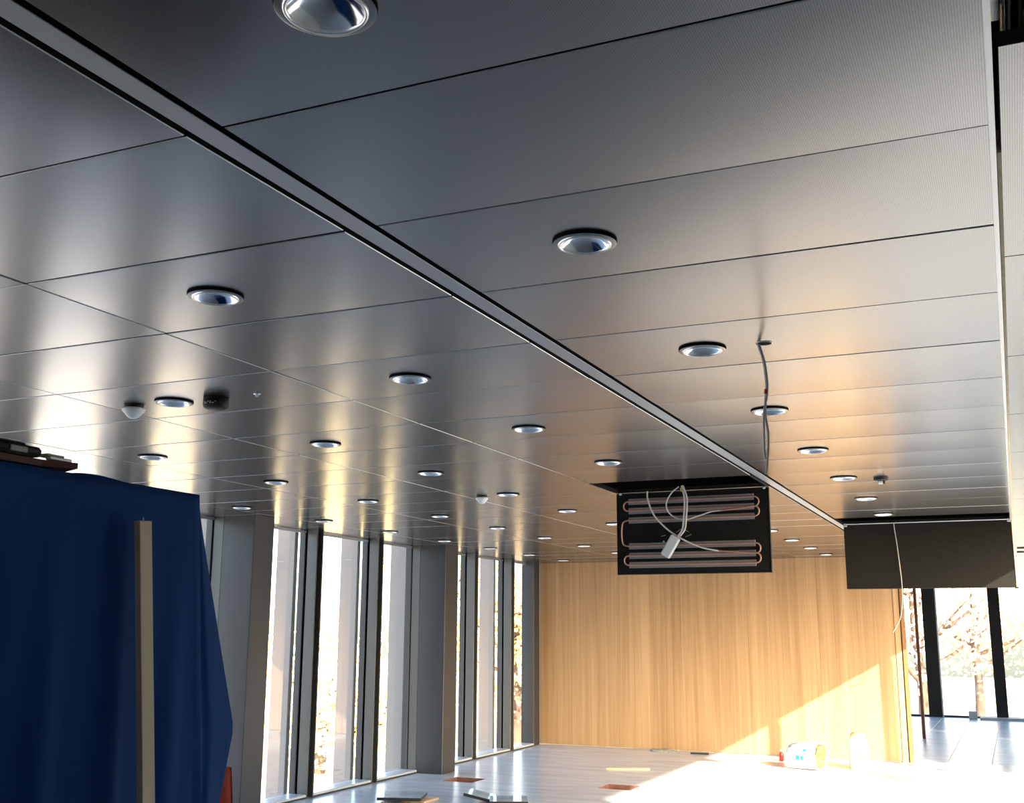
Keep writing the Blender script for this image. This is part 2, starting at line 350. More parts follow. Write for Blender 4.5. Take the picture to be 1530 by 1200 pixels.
# ------------------------------------------------------------------ left glass wall
wall_left = tag(empty('wall_left', (LWIN, 0, 0)), kind='structure')
LM = [(9.40, 9.52), (10.60, 10.72), (13.03, 13.15), (14.20, 14.32), (6.84, 6.96), (5.63, 5.75), (3.22, 3.34), (2.02, 2.14), (-0.42, -0.30), (-1.62, -1.5)]
LC = [(7.95, 8.24), (11.60, 11.92), (4.30, 4.60), (0.66, 0.95), (-3.0, -2.7)]
def off(p, base): return p
def left_mullion(y0, y1, zt=ZC+0.03):
    q = MB(); X0, X1 = -6.51-LWIN, -6.38-LWIN
    q.bevbox(X0, X1, y0, y0+0.016, 0.0, zt, 0.003); q.bevbox(X0, X1, y1-0.016, y1, 0, zt, 0.003); q.bevbox(X0, X0+0.02, y0, y1, 0, zt, 0.003)
    o = q.build('mullion', 'alu', wall_left)
    MB().box(X0+0.02, X0+0.075, y0+0.017, y1-0.017, 0, zt).build('channel', 'black', o)
    MB().bevbox(-6.585-LWIN, -6.517-LWIN, y0-0.01, y1+0.01, 0, zt, 0.003).build('pressure_plate', 'aludark', o)
    return o
for a, b in LM: left_mullion(a, b)
for a, b in LC:
    o = MB().bevbox(-6.40-LWIN, -6.06-LWIN, a, b, 0, ZC+0.03, 0.004).build('column', 'column', wall_left)
    MB().bevbox(-6.51-LWIN, -6.402-LWIN, a+0.005, b-0.005, 0, ZC+0.03, 0.003).build('column_frame', 'alu', o)
    MB().bevbox(-6.585-LWIN, -6.517-LWIN, a-0.01, b+0.01, 0, ZC+0.03, 0.003).build('pressure_plate', 'aludark', o)
MB().bevbox(-6.585-LWIN, -6.39-LWIN, 15.03, 15.24, 0, ZC+0.03, 0.004).build('corner_post', 'aludark', wall_left)
finme = MB().bevbox(-6.875, -6.655, -0.03, 0.03, -0.5, 3.4, 0.004).mesh('fin', 'fin')
for a, b in LM+LC:
    o = obj('fin', finme, wall_left); o.location = (-LWIN, (a+b)/2-0.02, 0)
MB().bevbox(-6.58-LWIN, -6.40-LWIN, -4.5, 23.8, ZC+0.001, ZC+0.05, 0.002).build('head_rail', 'alu', wall_left)
MB().bevbox(-6.545-LWIN, -6.515-LWIN, -4.5, 15.2, ZC-0.03, ZC-0.004, 0.002).build('blind_rail', 'rail', wall_left)
edges = sorted([(a, b) for a, b in LM+LC]+[(15.03, 15.24), (-4.5, -4.4)])
wn = 1
for (a0, a1), (b0, b1) in zip(edges[:-1], edges[1:]):
    wd = tag(empty('window_%d' % wn, (LWIN, (a1+b0)/2, 0)), kind='structure'); h = (b0-a1)/2
    MB().add([(0, -h-0.01, 0.04), (0, h+0.01, 0.04), (0, h+0.01, ZC+0.02), (0, -h-0.01, ZC+0.02)], [(0, 1, 2, 3)]).build('pane', 'glass', wd)
    MB().bevbox(-6.58-LWIN, -6.385-LWIN, -h, h, 0.0, 0.034, 0.003).build('bottom_rail', 'sill', wd)
    MB().box(-6.384-LWIN, -6.380-LWIN, -h, h, 0.0, 0.012).build('floor_joint', 'aludark', wd)
    wn += 1
# glass wall goes on past the oak wall
for y in (16.6, 17.8, 19.0, 20.2, 21.4, 22.6): left_mullion(y, y+0.12)
wd = tag(empty('window_%d' % wn, (LWIN, 19.5, 0)), kind='structure'); wn += 1
MB().add([(0, -4.2, 0.04), (0, 4.2, 0.04), (0, 4.2, ZC), (0, -4.2, ZC)], [(0, 1, 2, 3)]).build('pane', 'glass', wd)

# ------------------------------------------------------------------ right glass wall (beside and behind the camera)
wall_right = tag(empty('wall_right', (RWIN, 0, 0)), kind='structure')
HEAD = ZC
MB().box(0.0, 0.25, -5.5, 5.7, 0, ZC+0.3).build('solid_wall', 'gwall', wall_right)
MB().bevbox(-0.02, 0.02, 5.7, 13.75, HEAD, HEAD+0.3, 0.003).build('head_beam', 'alu', wall_right)
MB().bevbox(-0.06, 0.06, 5.7, 13.75, 0, 0.03, 0.003).build('bottom_rail', 'sill', wall_right)
for y in (11.36, 12.86): MB().bevbox(-0.065, 0.065, y, y+0.06, 0, HEAD, 0.004).build('mullion', 'alu', wall_right)
for y in (7.76, 8.09): MB().bevbox(-0.012, 0.012, y-0.006, y+0.006, 0, HEAD, 0.002).build('streak_post', 'alu', wall_right)  # thin unseen posts added to cast two fine streaks on the floor
for a, b in ((13.75, 18.2), (18.45, 24.0)): MB().bevbox(-0.1, 0.1, a, b, 0, ZC+0.3, 0.004).build('solid_wall', 'gwall', wall_right)
wd = tag(empty('window_%d' % wn, (RWIN, 9.38, 0)), kind='structure'); wn += 1
MB().add([(0, -3.68, 0.03), (0, 4.37, 0.03), (0, 4.37, HEAD), (0, -3.68, HEAD)], [(3, 2, 1, 0)]).build('pane', 'glass', wd)
tag(MB().box(-6.8, 1.1, -4.7, -4.5, 0, ZC+0.3).build('wall_front', 'gwall'), kind='structure')

# ------------------------------------------------------------------ oak end wall and the opening beside it
wall_back = tag(empty('wall_back', (0, BACK, 0)), kind='structure')
oe = [-6.41, -6.15, -5.21, -4.27, -3.33, -2.39, -1.43]
for a, b in zip(oe[:-1], oe[1:]):
    c = (a+b)/2; hw = (b-a)/2-0.0012
    o = MB().bevbox(-hw, hw, 0, 0.03, 0.012, ZC+0.03, 0.001).build('veneer_panel', 'oak', wall_back); o.location = (c, 0, 0)
MB().box(-6.6, -1.45, 0.031, 0.2, 0, ZC+0.03).build('core', 'plaster', wall_back)
MB().bevbox(-1.428, -1.36, -0.012, 0.04, 0.0, ZC+0.02, 0.002).build('edge_board', 'oak', wall_back)
MB().bevbox(-1.358, -1.345, -0.004, 0.06, 0.0, ZC+0.02, 0.001).build('slot_strip', 'aludark', wall_back)  # dark grey strip set in the slot beside the jamb
MB().bevbox(-1.343, -1.312, -0.02, 0.2, 0.0, ZC+0.02, 0.002).build('door_jamb', 'oakdark', wall_back)
MB().bevbox(-1.447, -1.405, 3.5, 3.62, 0, ZC+0.02, 0.003).build('far_jamb', 'brown', wall_back)

wall_far = tag(empty('wall_far', (0, ENDY, 0)), kind='structure')
for a, b in ((-1.68, -1.43), (-0.46, -0.25), (0.55, 0.78), (-2.9, -2.7), (-4.1, -3.9), (-5.3, -5.1)):
    MB().bevbox(a, b, -0.08, 0.08, 0, ZC+0.03, 0.006).build('post', 'post', wall_far)
MB().bevbox(-6.6, 0.8, -0.05, 0.07, 0, 0.035, 0.003).build('bottom_rail', 'aludark', wall_far)
MB().bevbox(-1.43, -1.405, -0.11, -0.07, 0, ZC, 0.002).build('post_trim', 'steel', wall_far)
wd = tag(empty('window_%d' % wn, (-2.9, ENDY, 0)), kind='structure'); wn += 1
MB().add([(-3.7, 0, 0.03), (3.7, 0, 0.03), (3.7, 0, ZC), (-3.7, 0, ZC)], [(0, 1, 2, 3)]).build('pane', 'glass', wd)

# ------------------------------------------------------------------ downlights
FR, RR = 0.0845, 0.0705
dm = {
 'flange': MB().lathe([(FR, 0.0), (FR-0.001, -0.0085), (RR, -0.010)], 48, smooth=False),
}
fl_me = MB().lathe([(FR-0.001, -0.0095), (FR-0.004, -0.0105), (RR, -0.0105)], 48).mesh('flange', 'flange')
edge_me = MB().lathe([(FR, 0.004), (FR+0.0005, -0.0045), (FR-0.001, -0.0095)], 48).mesh('flange_edge', 'black')  # flange's dark outer edge, its shade put into the black
rg_me = MB().lathe([(RR, -0.0105), (RR-0.0005, -0.013), (RR-0.002, -0.0148), (RR-0.0045, -0.0155), (RR-0.007, -0.0142), (RR-0.0085, -0.010)], 48).mesh('trim_ring', 'ring')
rf_me = MB().lathe([(RR-0.0085, -0.010), (RR-0.014, -0.003), (RR-0.026, 0.008), (RR-0.040, 0.017), (RR-0.052, 0.022)], 48).mesh('reflector', 'chrome')
lp_me = MB().lathe([(RR-0.052, 0.022), (0.010, 0.023), (0.0001, 0.023)], 32).mesh('lamp', 'lamp')
ROWN = ['row along the left windows', 'second row from left windows', 'middle row of five', 'row just left of ceiling track', 'row right of ceiling track']
ORD = ['first', 'second', 'third', 'fourth', 'fifth', 'sixth', 'seventh', 'eighth', 'ninth', 'tenth', 'eleventh', 'twelfth']
for ci in range(5):
    seq = [k for k in range(11, -1, -1) if not (ci == 3 and k == 5)]
    for i, k in enumerate(seq):
        d = empty('downlight', (LX[ci], LY0+LS*k, ZC))
        end = 'nearest the oak wall' if i == 0 else '%s from the oak wall' % ORD[i]
        tag(d, 'round chrome downlight, %s, %s' % (ROWN[ci], end), 'downlight', 'recessed downlights in the metal ceiling')
        for me in (fl_me, edge_me, rg_me, rf_me, lp_me): obj(me.name.split('.')[0], me, d)

# ------------------------------------------------------------------ opened ceiling panels
def lid_pan(x0, x1, y, parent, ztop=ZC-0.004, h=0.588, backmat='fleece'):
    # local: x along width, hangs down from z=0
    w_ = x1-x0
    q = MB(); q.bevbox(0.003, w_-0.003, 0.026, 0.030, -h, 0, 0.001)
    p_ = MB().box(0.003, 0.006, 0, 0.03, -h, 0).box(w_-0.006, w_-0.003, 0, 0.03, -h, 0).box(0.003, w_-0.003, 0, 0.03, -h, -h+0.003).box(0.003, w_-0.003, 0, 0.03, -0.003, 0)
    q.build('pan', 'ceil_edge', parent); p_.build('rim', 'blackpaint', parent)
    MB().box(0.008, w_-0.008, 0.004, 0.024, -h+0.005, -0.005).build('backing', backmat, parent)
# lid 1 with the cooling coil
x0, x1 = COLS[3]; w1 = x1-x0; L1Y = Y0+PW*10-0.034
lid1 = tag(empty('hinged_panel', (x0, L1Y, ZC-0.006)), 'opened ceiling panel hanging down with copper cooling coil and grey cables', 'panel', 'hinged-open ceiling panels')
lid_pan(x0, x1, L1Y, lid1)
hgt = 0.588
def uv(u, v): return (u*w1, -v*hgt)       # fractions across and down the lid
bars = [0.108, 0.222, 0.338, 0.655, 0.772, 0.885]
for v in bars:
    xa, za = uv(0.085, v); xb, _ = uv(0.905, v)
    prof = MB().bevbox(xa, xb, -0.008, 0.004, za-0.022, za+0.022, 0.002)
    o = prof.build('coil_bar', 'coilalu', lid1)
    MB().tube([(xa-0.004, -0.010, za), (xb+0.004, -0.010, za)], 0.0065, 8).build('pipe', 'copper', o)
def bend(u, va, vb, side):
    xa = u*w1; za, zb = -va*hgt, -vb*hgt; c = (za+zb)/2; r = abs(za-zb)/2; pts = []
    if r < 0.06:
        for i in range(13):
            a = math.pi/2-math.pi*i/12; pts.append((xa+side*0.9*r*math.cos(a), -0.010, c+r*math.sin(a)))
    else:
        d = 0.045
        pts = spline([(xa, -0.01, za), (xa+side*d*0.75, -0.01, za-0.012), (xa+side*d, -0.01, za-0.05), (xa+side*d*1.05, -0.01, c), (xa+side*d, -0.01, zb+0.05), (xa+side*d*0.75, -0.01, zb+0.012), (xa, -0.01, zb)], 4)
    MB().tube(pts, 0.0055, 8).build('pipe_bend', 'copper', lid1)
bend(0.081, bars[0], bars[1], -1); bend(0.909, bars[0], bars[1], 1); bend(0.909, bars[1], bars[2], 1)
bend(0.081, bars[2], bars[3], -1); bend(0.909, bars[3], bars[4], 1); bend(0.909, bars[4], bars[5], 1); bend(0.081, bars[4], bars[5], -1)
# dark of the opening's side edges put in as black strips, and hinge bits
q = MB(); oy0, oy1 = Y0+PW*9, Y0+PW*10
q.box(0, 0.012, oy0-L1Y, 0.0, 0.002, 0.03).build('opening_edge', 'blackpaint', lid1); MB().box(w1-0.012, w1, oy0-L1Y, 0, 0.002, 0.03).build('opening_edge', 'blackpaint', lid1)
for u in (0.03, 0.97): MB().lathe([(0.0, -0.014), (0.010, -0.012), (0.010, 0.0), (0.004, 0.004)], 12, c=(u*w1, 0.0, 0.0)).build('hinge', 'steel', lid1)
q = MB()
for pts in ([(0.40, .50), (0.44, .455), (0.48, .50)], [(0.30, .545), (0.33, .53)], [(0.50, .53), (0.46, .56)]):
    MB().tube([(a*w1, 0.002, -b*hgt) for a, b in pts], 0.002, 6).build('chalk_mark', 'cabledark', lid1)
def lp(u, v, d=-0.03): return Vector((x0+u*w1, L1Y+d, ZC-0.006-v*hgt))
# cables + connector hanging in front of lid 1
t = tag(empty('coil_cable', lp(0.27, -0.02)), 'pale cable curving from ceiling gap across the coil panel', 'cable')
P = [lp(0.23, 0.0, -0.06), lp(0.235, 0.1, -0.07), lp(0.27, 0.28, -0.07), lp(0.33, 0.42, -0.065), lp(0.40, 0.53, -0.06), lp(0.48, 0.62, -0.05), lp(0.58, 0.70, -0.04), lp(0.68, 0.74, -0.03)]
MB().tube([p-t.location for p in spline(P)], 0.006, 8).build('sheath', 'cable', t)
MB().tube([p-t.location for p in spline([P[-1], lp(0.78, 0.755, -0.03), lp(0.90, 0.775, -0.02)])], 0.006, 8).build('pipe_tail', 'copper', t)
t = tag(empty('looped_cable', lp(0.40, 0.2)), 'looped pale cable in front of the upper coil bars', 'cable')
P = [lp(0.44, -0.04, -0.06), lp(0.395, 0.03, -0.065), lp(0.36, 0.14, -0.07), lp(0.365, 0.25, -0.07), lp(0.41, 0.33, -0.065), lp(0.48, 0.36, -0.06), lp(0.56, 0.32, -0.05), lp(0.64, 0.275, -0.04), lp(0.70, 0.262, -0.03)]
MB().tube([p-t.location for p in spline(P)], 0.005, 8).build('sheath', 'cable', t)
MB().tube([p-t.location for p in spline([P[-1], lp(0.79, 0.25, -0.03), lp(0.90, 0.225, -0.02)])], 0.006, 8).build('pipe_tail', 'copper', t)
t = tag(empty('connector_box', lp(0.37, 0.66, -0.07)), 'pale grey connector box on twin leads hanging before the coil panel', 'connector')
for du in (0.0, 0.016):
    P = [lp(0.458+du*0.5, -0.05, -0.06), lp(0.475+du, 0.08, -0.07), lp(0.478+du, 0.2, -0.075), lp(0.47+du, 0.35, -0.075), lp(0.46+du, 0.48, -0.075), lp(0.43+du*0.8, 0.56, -0.075)]
    MB().tube([p-t.location for p in spline(P)], 0.0065, 8).build('lead', 'cable', t)
MB().tube([lp(0.455, -0.02, -0.062)-t.location, lp(0.463, 0.02, -0.064)-t.location], 0.009, 8).build('tape', 'yellowtape', t)
bx = MB().bevbox(-0.036, 0.036, -0.018, 0.018, -0.08, 0.08, 0.008).build('housing', 'whitebox', t); bx.rotation_euler = (0, math.radians(32), 0)
bx.location = (0.01, 0, -0.012)
MB().lathe([(0, -0.008), (0.008, 0), (0, 0.008)], 10, c=tuple(lp(0.33, 0.615, -0.05)-t.location)).build('tag_ball', 'white', t)

# lid 2: plain black back
x0b, x1b = COLS[4]; L2Y = Y0+PW*15-0.034
lid2 = tag(empty('hinged_panel', (x0b, L2Y, ZC-0.006)), 'opened ceiling panel hanging down with plain black back near the right edge', 'panel', 'hinged-open ceiling panels')
lid_pan(x0b, x1b, L2Y, lid2, h=0.592, backmat='fleece2')
w2 = x1b-x0b
MB().tube([(0.02, -0.012, 0.004), (w2-0.03, -0.012, 0.004)], 0.006, 8).build('hinge_rod', 'steel', lid2)
for u in (0.015, 0.985): MB().bevbox(u*w2-0.014, u*w2+0.014, -0.02, -0.002, -0.02, 0.012, 0.003).build('hinge', 'steel', lid2)
MB().bevbox(w2-0.02, w2+0.012, -0.004, 0.034, -0.60, -0.586, 0.003).build('corner_clip', 'blackpaint', lid2)
t = tag(empty('hanging_wire', (-0.94, 10.62, ZC)), 'thin grey wire hanging in front of the black panel back', 'wire')
P = [(1.021*a, 10.62, CZ+1.021*(b-CZ)) for a, b in ((-0.922, 2.568), (-0.918, 2.50), (-0.905, 2.36), (-0.893, 2.17), (-0.886, 2.02), (-0.893, 1.86), (-0.92, 1.72), (-0.985, 1.60))]
MB().tube([Vector(p)-t.location for p in spline(P)], 0.0042, 6).build('sheath', 'cabledark', t)
t = tag(empty('loose_wire', (-0.4, 14.0, ZC)), 'thin dark wire dangling below the black panel before the far windows', 'wire')
P = [(-0.66, 14.0, 2.6), (-0.655, 14, 2.35), (-0.646, 14, 2.185), (-0.628, 14, 2.03), (-0.573, 14, 1.823), (-0.57, 14, 1.724), (-0.64, 14, 1.655), (-0.794, 14, 1.631)]
MB().tube([Vector(p)-t.location for p in spline(P)], 0.006, 6).build('sheath', 'cabledark', t)

# ------------------------------------------------------------------ small ceiling devices
def detector(x, y, r, label):
    t = tag(empty('smoke_detector', (x, y, ZC)), label, 'smoke detector', 'white smoke detectors')
    MB().lathe([(r*0.82, 0.001), (r*0.85, -0.012), (r*0.6, -0.014)], 32).build('base', 'blackpaint', t)
    MB().lathe([(r*0.8, -0.012), (r, -0.015), (r*1.0, -0.022), (r*0.9, -0.03), (r*0.45, -0.055), (r*0.25, -0.06), (0.0001, -0.061)], 32).build('cover', 'white', t)
detector(-3.589, 3.777, 0.052, 'white cone shaped smoke detector beside the black ceiling speaker')
detector(-3.588, 7.437, 0.048, 'white cone shaped smoke detector further back in the ceiling, alone by a seam')
t = tag(empty('ceiling_speaker', (-3.133, 3.79, ZC)), 'black cylindrical device with pale lettering hanging from the ceiling', 'speaker')
MB().lathe([(0.05, 0.0), (0.055, -0.004), (0.056, -0.034), (0.052, -0.044), (0.04, -0.05), (0.0001, -0.051)], 40).build('housing', 'blackpaint', t)
q = MB()
for i, (a0, a1) in enumerate(((-112, -103), (-101, -94), (-92, -83), (-80, -73), (-70, -60), (-57, -50))):
    for j, zz in enumerate((-0.033, -0.027)):
        if (i+j) % 3 == 2: continue
        vs = []
        for a in (a0, a1):
            for z in (zz, zz+0.004): vs.append((0.0566*math.cos(math.radians(a)), 0.0566*math.sin(math.radians(a)), z))
        q.add(vs, [(0, 2, 3, 1)])
q.build('lettering', 'print', t)
t = tag(empty('sprinkler_head', (-2.907, 3.781, ZC)), 'tiny steel sprinkler nozzle right of the black ceiling device', 'sprinkler')
MB().lathe([(0.016, 0.0), (0.016, -0.003), (0.007, -0.006), (0.006, -0.014), (0.0001, -0.015)], 16).build('nozzle', 'steel', t)
MB().lathe([(0.011, 0.0005), (0.012, -0.0035)], 16).build('collar', 'black', t)
t = tag(empty('ceiling_bracket', (-0.724, 7.478, ZC)), 'black round rose with pale stem below the ceiling right of the track', 'fixture')
MB().lathe([(0.047, 0.0), (0.047, -0.016), (0.036, -0.024), (0.0001, -0.025)], 24).build('rose', 'blackpaint', t)
MB().bevbox(-0.018, 0.012, -0.01, 0.01, -0.046, -0.024, 0.004).build('stem', 'white', t)
MB().bevbox(0.013, 0.024, -0.01, 0.01, -0.046, -0.012, 0.003).build('clip', 'blackpaint', t)
t = tag(empty('cable_outlet', (-0.727, 3.776, ZC)), 'round metal grommet in the ceiling where cable hangs out', 'outlet')
MB().lathe([(0.03, 0.0), (0.03, -0.0034), (0.027, -0.0042), (0.0255, -0.0036)], 24).build('rim', 'ceil_edge', t)
MB().lathe([(0.0256, -0.0036), (0.0001, -0.0036)], 24).build('opening', 'black', t)
t = tag(empty('hanging_cable', (-0.747, 3.776, ZC)), 'grey twin cable with red tape hanging from the ceiling grommet', 'cable')
def cb(px, z): return Vector((px, 3.776, CZ+z))
P1 = [cb(-0.749, 1.0), cb(-0.742, 0.975), cb(-0.731, 0.93), cb(-0.725, 0.87), cb(-0.725, 0.83), cb(-0.731, 0.79)]
MB().tube([p-t.location for p in spline(P1)], [0.006]*41, 8).build('sheath', 'cable', t)
MB().tube([cb(-0.7265, 0.832)-t.location, cb(-0.7285, 0.815)-t.location], 0.0072, 8).build('tape', 'redtape', t)
MB().tube([p-t.location for p in spline([cb(-0.731, 0.79), cb(-0.739, 0.74), cb(-0.741, 0.68), cb(-0.742, 0.62), cb(-0.739, 0.585)])], 0.0042, 8).build('core_wire', 'cable', t)
MB().tube([p-t.location for p in spline([cb(-0.731, 0.79), cb(-0.734, 0.74), cb(-0.727, 0.68), cb(-0.729, 0.62), cb(-0.735, 0.57), cb(-0.739, 0.535)])], 0.0042, 8).build('core_wire', 'cable', t)

# ------------------------------------------------------------------ blue sheet over a stand, left
ZT = CZ+0.378
cov = tag(empty('covered_stand', (-2.1, 1.9, 0)), 'tall stand draped completely with a dark blue sheet', 'covered stand')
CO = Vector((-2.1, 1.9, 0))
MB().bevbox(-0.55, -0.05, -1.3, 0.5, 0.0, ZT-0.04, 0.02).build('stand', 'gwall', cov)
def cloth():
    q = MB(); NU, NV = 150, 60; rows = []
    per = []                                    # front run, corner crease, ear, far end
    for i in range(NU+1): per.append(i/NU)
    for j in range(NV+1):
        v = j/NV; z = ZT*(1-v)+0.03*v; fold = min(1, v*3.0)*(0.35+0.65*v); row = []
        depth = ZT-z
        yc = 2.493+0.095*min(depth, 1.0)        # corner crease runs slightly outward going down
        e = 0.185*min(1, depth/0.66)-0.30*max(0, depth-0.66)   # ear beyond the crease
        e = max(e, 0.01)
        for s in per:
            if s < 0.72:
                t_ = s/0.72; y = 0.6+(yc-0.6)*t_
                f = (math.sin(y*26+0.8*math.sin(v*2.2+y*3))*0.016+math.sin(y*57+1.3+v*1.2)*0.006+math.sin(y*9.5+0.4)*0.016)*fold
                f -= 0.075*fold*math.exp(-((y-(1.80-0.05*v))/0.05)**2)
                x = -2.1+f+0.02*v
                zz = z
            elif s < 0.86:
                t_ = (s-0.72)/0.14
                y = yc+e*math.sin(t_*math.pi/2); x = -2.1+0.02*v-0.02*math.sin(t_*math.pi)*fold-0.06*t_**1.5*min(1, 0.2+v)
                x -= 0.012*math.exp(-((t_-0.08)/0.06)**2)*min(1, v*4); zz = z
            else:
                t_ = (s-0.86)/0.14
                y = yc+e*(1-t_)**1.5; x = -2.1-0.06*min(1, 0.2+v)-0.46*t_; zz = z
            if j == NV: zz = 0.03+0.012*math.sin(s*60)
            row.append((x-CO.x, y-CO.y, zz))
        rows.append(row)
    n = NU+1
    top = []
    for j in range(5):                          # top of the sheet, lying on the stand
        u = j/5; row = []
        for (x, y, z) in rows[0]:
            row.append((x*(1-0)-0.5*(1-u) if x > -0.2 else x*(1), y, z+0.004*math.sin(y*14+u*5)*(1-u)+0.003))
        top.append(row)
    allr = top+rows
    q.add([p for r in allr for p in r], [(j*n+i, (j+1)*n+i, (j+1)*n+i+1, j*n+i+1) for j in range(len(allr)-1) for i in range(n-1)], 0, True)
    return q
o = cloth().build('sheet', 'blue', cov); md = o.modifiers.new('thick', 'SOLIDIFY'); md.thickness = 0.002; md.offset = -1
# small rucked ridge of the sheet on top
q = MB().tube(spline([(-0.03, 0.14, ZT-0.001), (-0.03, 0.18, ZT+0.004), (-0.03, 0.235, ZT+0.006), (-0.03, 0.30, ZT+0.002), (-0.03, 0.36, ZT-0.004)]), 0.006, 8); q.build('ruck', 'blue', cov)
# things on top of it
t = tag(empty('wooden_board', (-2.25, 1.6, ZT)), 'red brown board with metal edge lying on the blue sheet', 'board')
q = MB(); zb = 0.008
q.add([(0.10, -0.9, zb), (0.13, 0.34, zb), (0.155, 0.43, zb+0.004), (0.06, 0.47, zb+0.004), (-0.15, 0.40, zb), (-0.15, -0.9, zb),
       (0.10, -0.9, zb+0.016), (0.13, 0.34, zb+0.016), (0.155, 0.43, zb+0.018), (0.06, 0.47, zb+0.018), (-0.15, 0.40, zb+0.016), (-0.15, -0.9, zb+0.016)],
      [(5, 4, 3, 2, 1, 0), (6, 7, 8, 9, 10, 11)]+[(i, (i+1) % 6, 6+(i+1) % 6, 6+i) for i in range(6)]); q.build('deck', 'redwood', t)
MB().bevbox(0.118, 0.135, 0.36, 0.43, zb+0.019, zb+0.028, 0.002).build('metal_edge', 'steel', t)
MB().bevbox(0.09, 0.130, 0.355, 0.41, zb+0.028, zb+0.034, 0.002).build('clamp_plate', 'print', t)
t = tag(empty('tool_case', (-2.22, 1.56, ZT+0.026)), 'flat black case lying on top of the red brown board', 'case')
q = MB().bevbox(-0.12, 0.115, -0.8, 0.37, 0.0, 0.024, 0.008); q.build('shell', 'blackpaint', t)
MB().bevbox(-0.1, 0.1, -0.2, 0.33, 0.024, 0.031, 0.004).build('lid_flap', 'blackpaint', t)
MB().bevbox(0.1145, 0.119, 0.27, 0.32, 0.004, 0.018, 0.002).build('latch', 'cabledark', t)
# beige batten leaning against it
B0, B1 = Vector((-1.96, 2.346, 0.0)), Vector((-2.062, 2.235, CZ+0.278))
t = tag(empty('batten', B0), 'long beige square batten leaning against the blue sheet', 'batten')
d = (B1-B0); Lb = d.length
o = MB().bevbox(-0.011, 0.011, -0.0205, 0.0205, 0, Lb, 0.0015).build('strip', 'beige', t)
o.rotation_euler = d.to_track_quat('Z', 'Y').to_euler()
zq = d.normalized(); yq = Vector((0.10, 1, 0)); yq = (yq-zq*yq.dot(zq)).normalized(); xq = yq.cross(zq)
o.rotation_euler = Matrix((xq, yq, zq)).transposed().to_euler()
o2 = MB().tube([(0, 0, Lb-0.01), (0.001, 0, Lb+0.009)], 0.0014, 6).build('nail', 'steel', t); o2.rotation_euler = o.rotation_euler
# orange sheet showing under the hem
t = tag(empty('orange_sheet', (-2.25, 2.83, 0)), 'strip of bright orange fabric showing beside the blue sheet hem', 'fabric')
q = MB(); vs = []
for j in range(13):
    z = 1.18*(1-j/12)
    for i in range(7):
        a = i/6; b = 0.022+0.055*min(1, (1.18-z)/0.15)
        vs.append((0.05-0.16*a, b*math.sin(math.pi*(0.15+0.7*a))+0.006*math.sin(a*9+z*5), z))
q.add(vs, [(j*7+i, (j+1)*7+i, (j+1)*7+i+1, j*7+i+1) for j in range(12) for i in range(6)], 0, True)
o = q.build('cloth', 'orange', t); md = o.modifiers.new('thick', 'SOLIDIFY'); md.thickness = 0.004

# ------------------------------------------------------------------ things on the floor
def slab(name, loc, rz, sx, sy, th, label, tilt=0, ax='x'):
    t = tag(empty(name, loc, rz), label, 'floor tile', 'lifted floor tiles')
    q = MB().bevbox(-sx/2, sx/2, -sy/2, sy/2, 0.0, th-0.003, 0.002); o = q.build('body', 'slate', t)
    MB().bevbox(-sx/2+0.002, sx/2-0.002, -sy/2+0.002, sy/2-0.002, th-0.003, th, 0.001).build('face', 'stonetop', t)
    t.rotation_euler = (tilt if ax == 'x' else 0, tilt if ax == 'y' else 0, rz)
    return t
slab('floor_tile', (-5.50, 9.72, 0.022), math.radians(20), 0.42, 0.42, 0.03, 'polished stone floor tile lying loose on a wood block')
tag(MB().bevbox(-5.45, -5.2, 9.6, 9.9, 0, 0.021, 0.003).build('wood_block', 'timber'), 'flat wood offcut under the loose polished floor tile', 'offcut')
slab('floor_tile', (-4.50, 9.98, 0.0), math.radians(25), 0.36, 0.36, 0.045, 'dark edged floor tile lying flat nearest the sunlit floor')
slab('floor_tile', (-4.80, 10.02, 0.03), math.radians(12), 0.30, 0.30, 0.03, 'tilted floor tile propped against its darker neighbour', 0.2, 'y')
t = tag(empty('wooden_lath', (-4.30, 12.98, 0), math.radians(24)), 'short pale wooden lath lying on the shaded floor', 'lath')
MB().add([(-0.26, -0.012, 0), (0.25, -0.025, 0), (0.25, 0.025, 0), (-0.26, 0.012, 0), (-0.26, -0.012, 0.02), (0.25, -0.025, 0.022), (0.25, 0.025, 0.022), (-0.26, 0.012, 0.02)],
         [(3, 2, 1, 0), (4, 5, 6, 7), (0, 1, 5, 4), (1, 2, 6, 5), (2, 3, 7, 6), (3, 0, 4, 7)]).build('stick', 'timber', t)
MB().bevbox(-0.275, -0.26, -0.008, 0.008, 0.003, 0.015, 0.002).build('tip', 'cabledark', t)
# crumpled rag by the wall
bm = bmesh.new(); bmesh.ops.create_icosphere(bm, subdivisions=3, radius=1)
for v in bm.verts:
    n = 1+0.25*math.sin(v.co.x*5+v.co.y*3)+0.15*math.sin(v.co.y*9+v.co.z*4); v.co = Vector((v.co.x*0.2*n, v.co.y*0.09*n, max(0, v.co.z)*0.035*n))
me = bpy.data.meshes.new('rag'); bm.to_mesh(me); bm.free(); me.materials.append(MT['ragm'])
o = obj('rag', me); o.location = (-4.45, 15.1, 0.0); tag(o, 'crumpled grey rag at the foot of the oak wall', 'rag')
tag(MB().bevbox(-4.1, -3.86, 15.0, 15.06, 0, 0.02, 0.003).build('dark_lath', 'slate'), 'short dark strip on the floor at the foot of oak wall', 'lath')
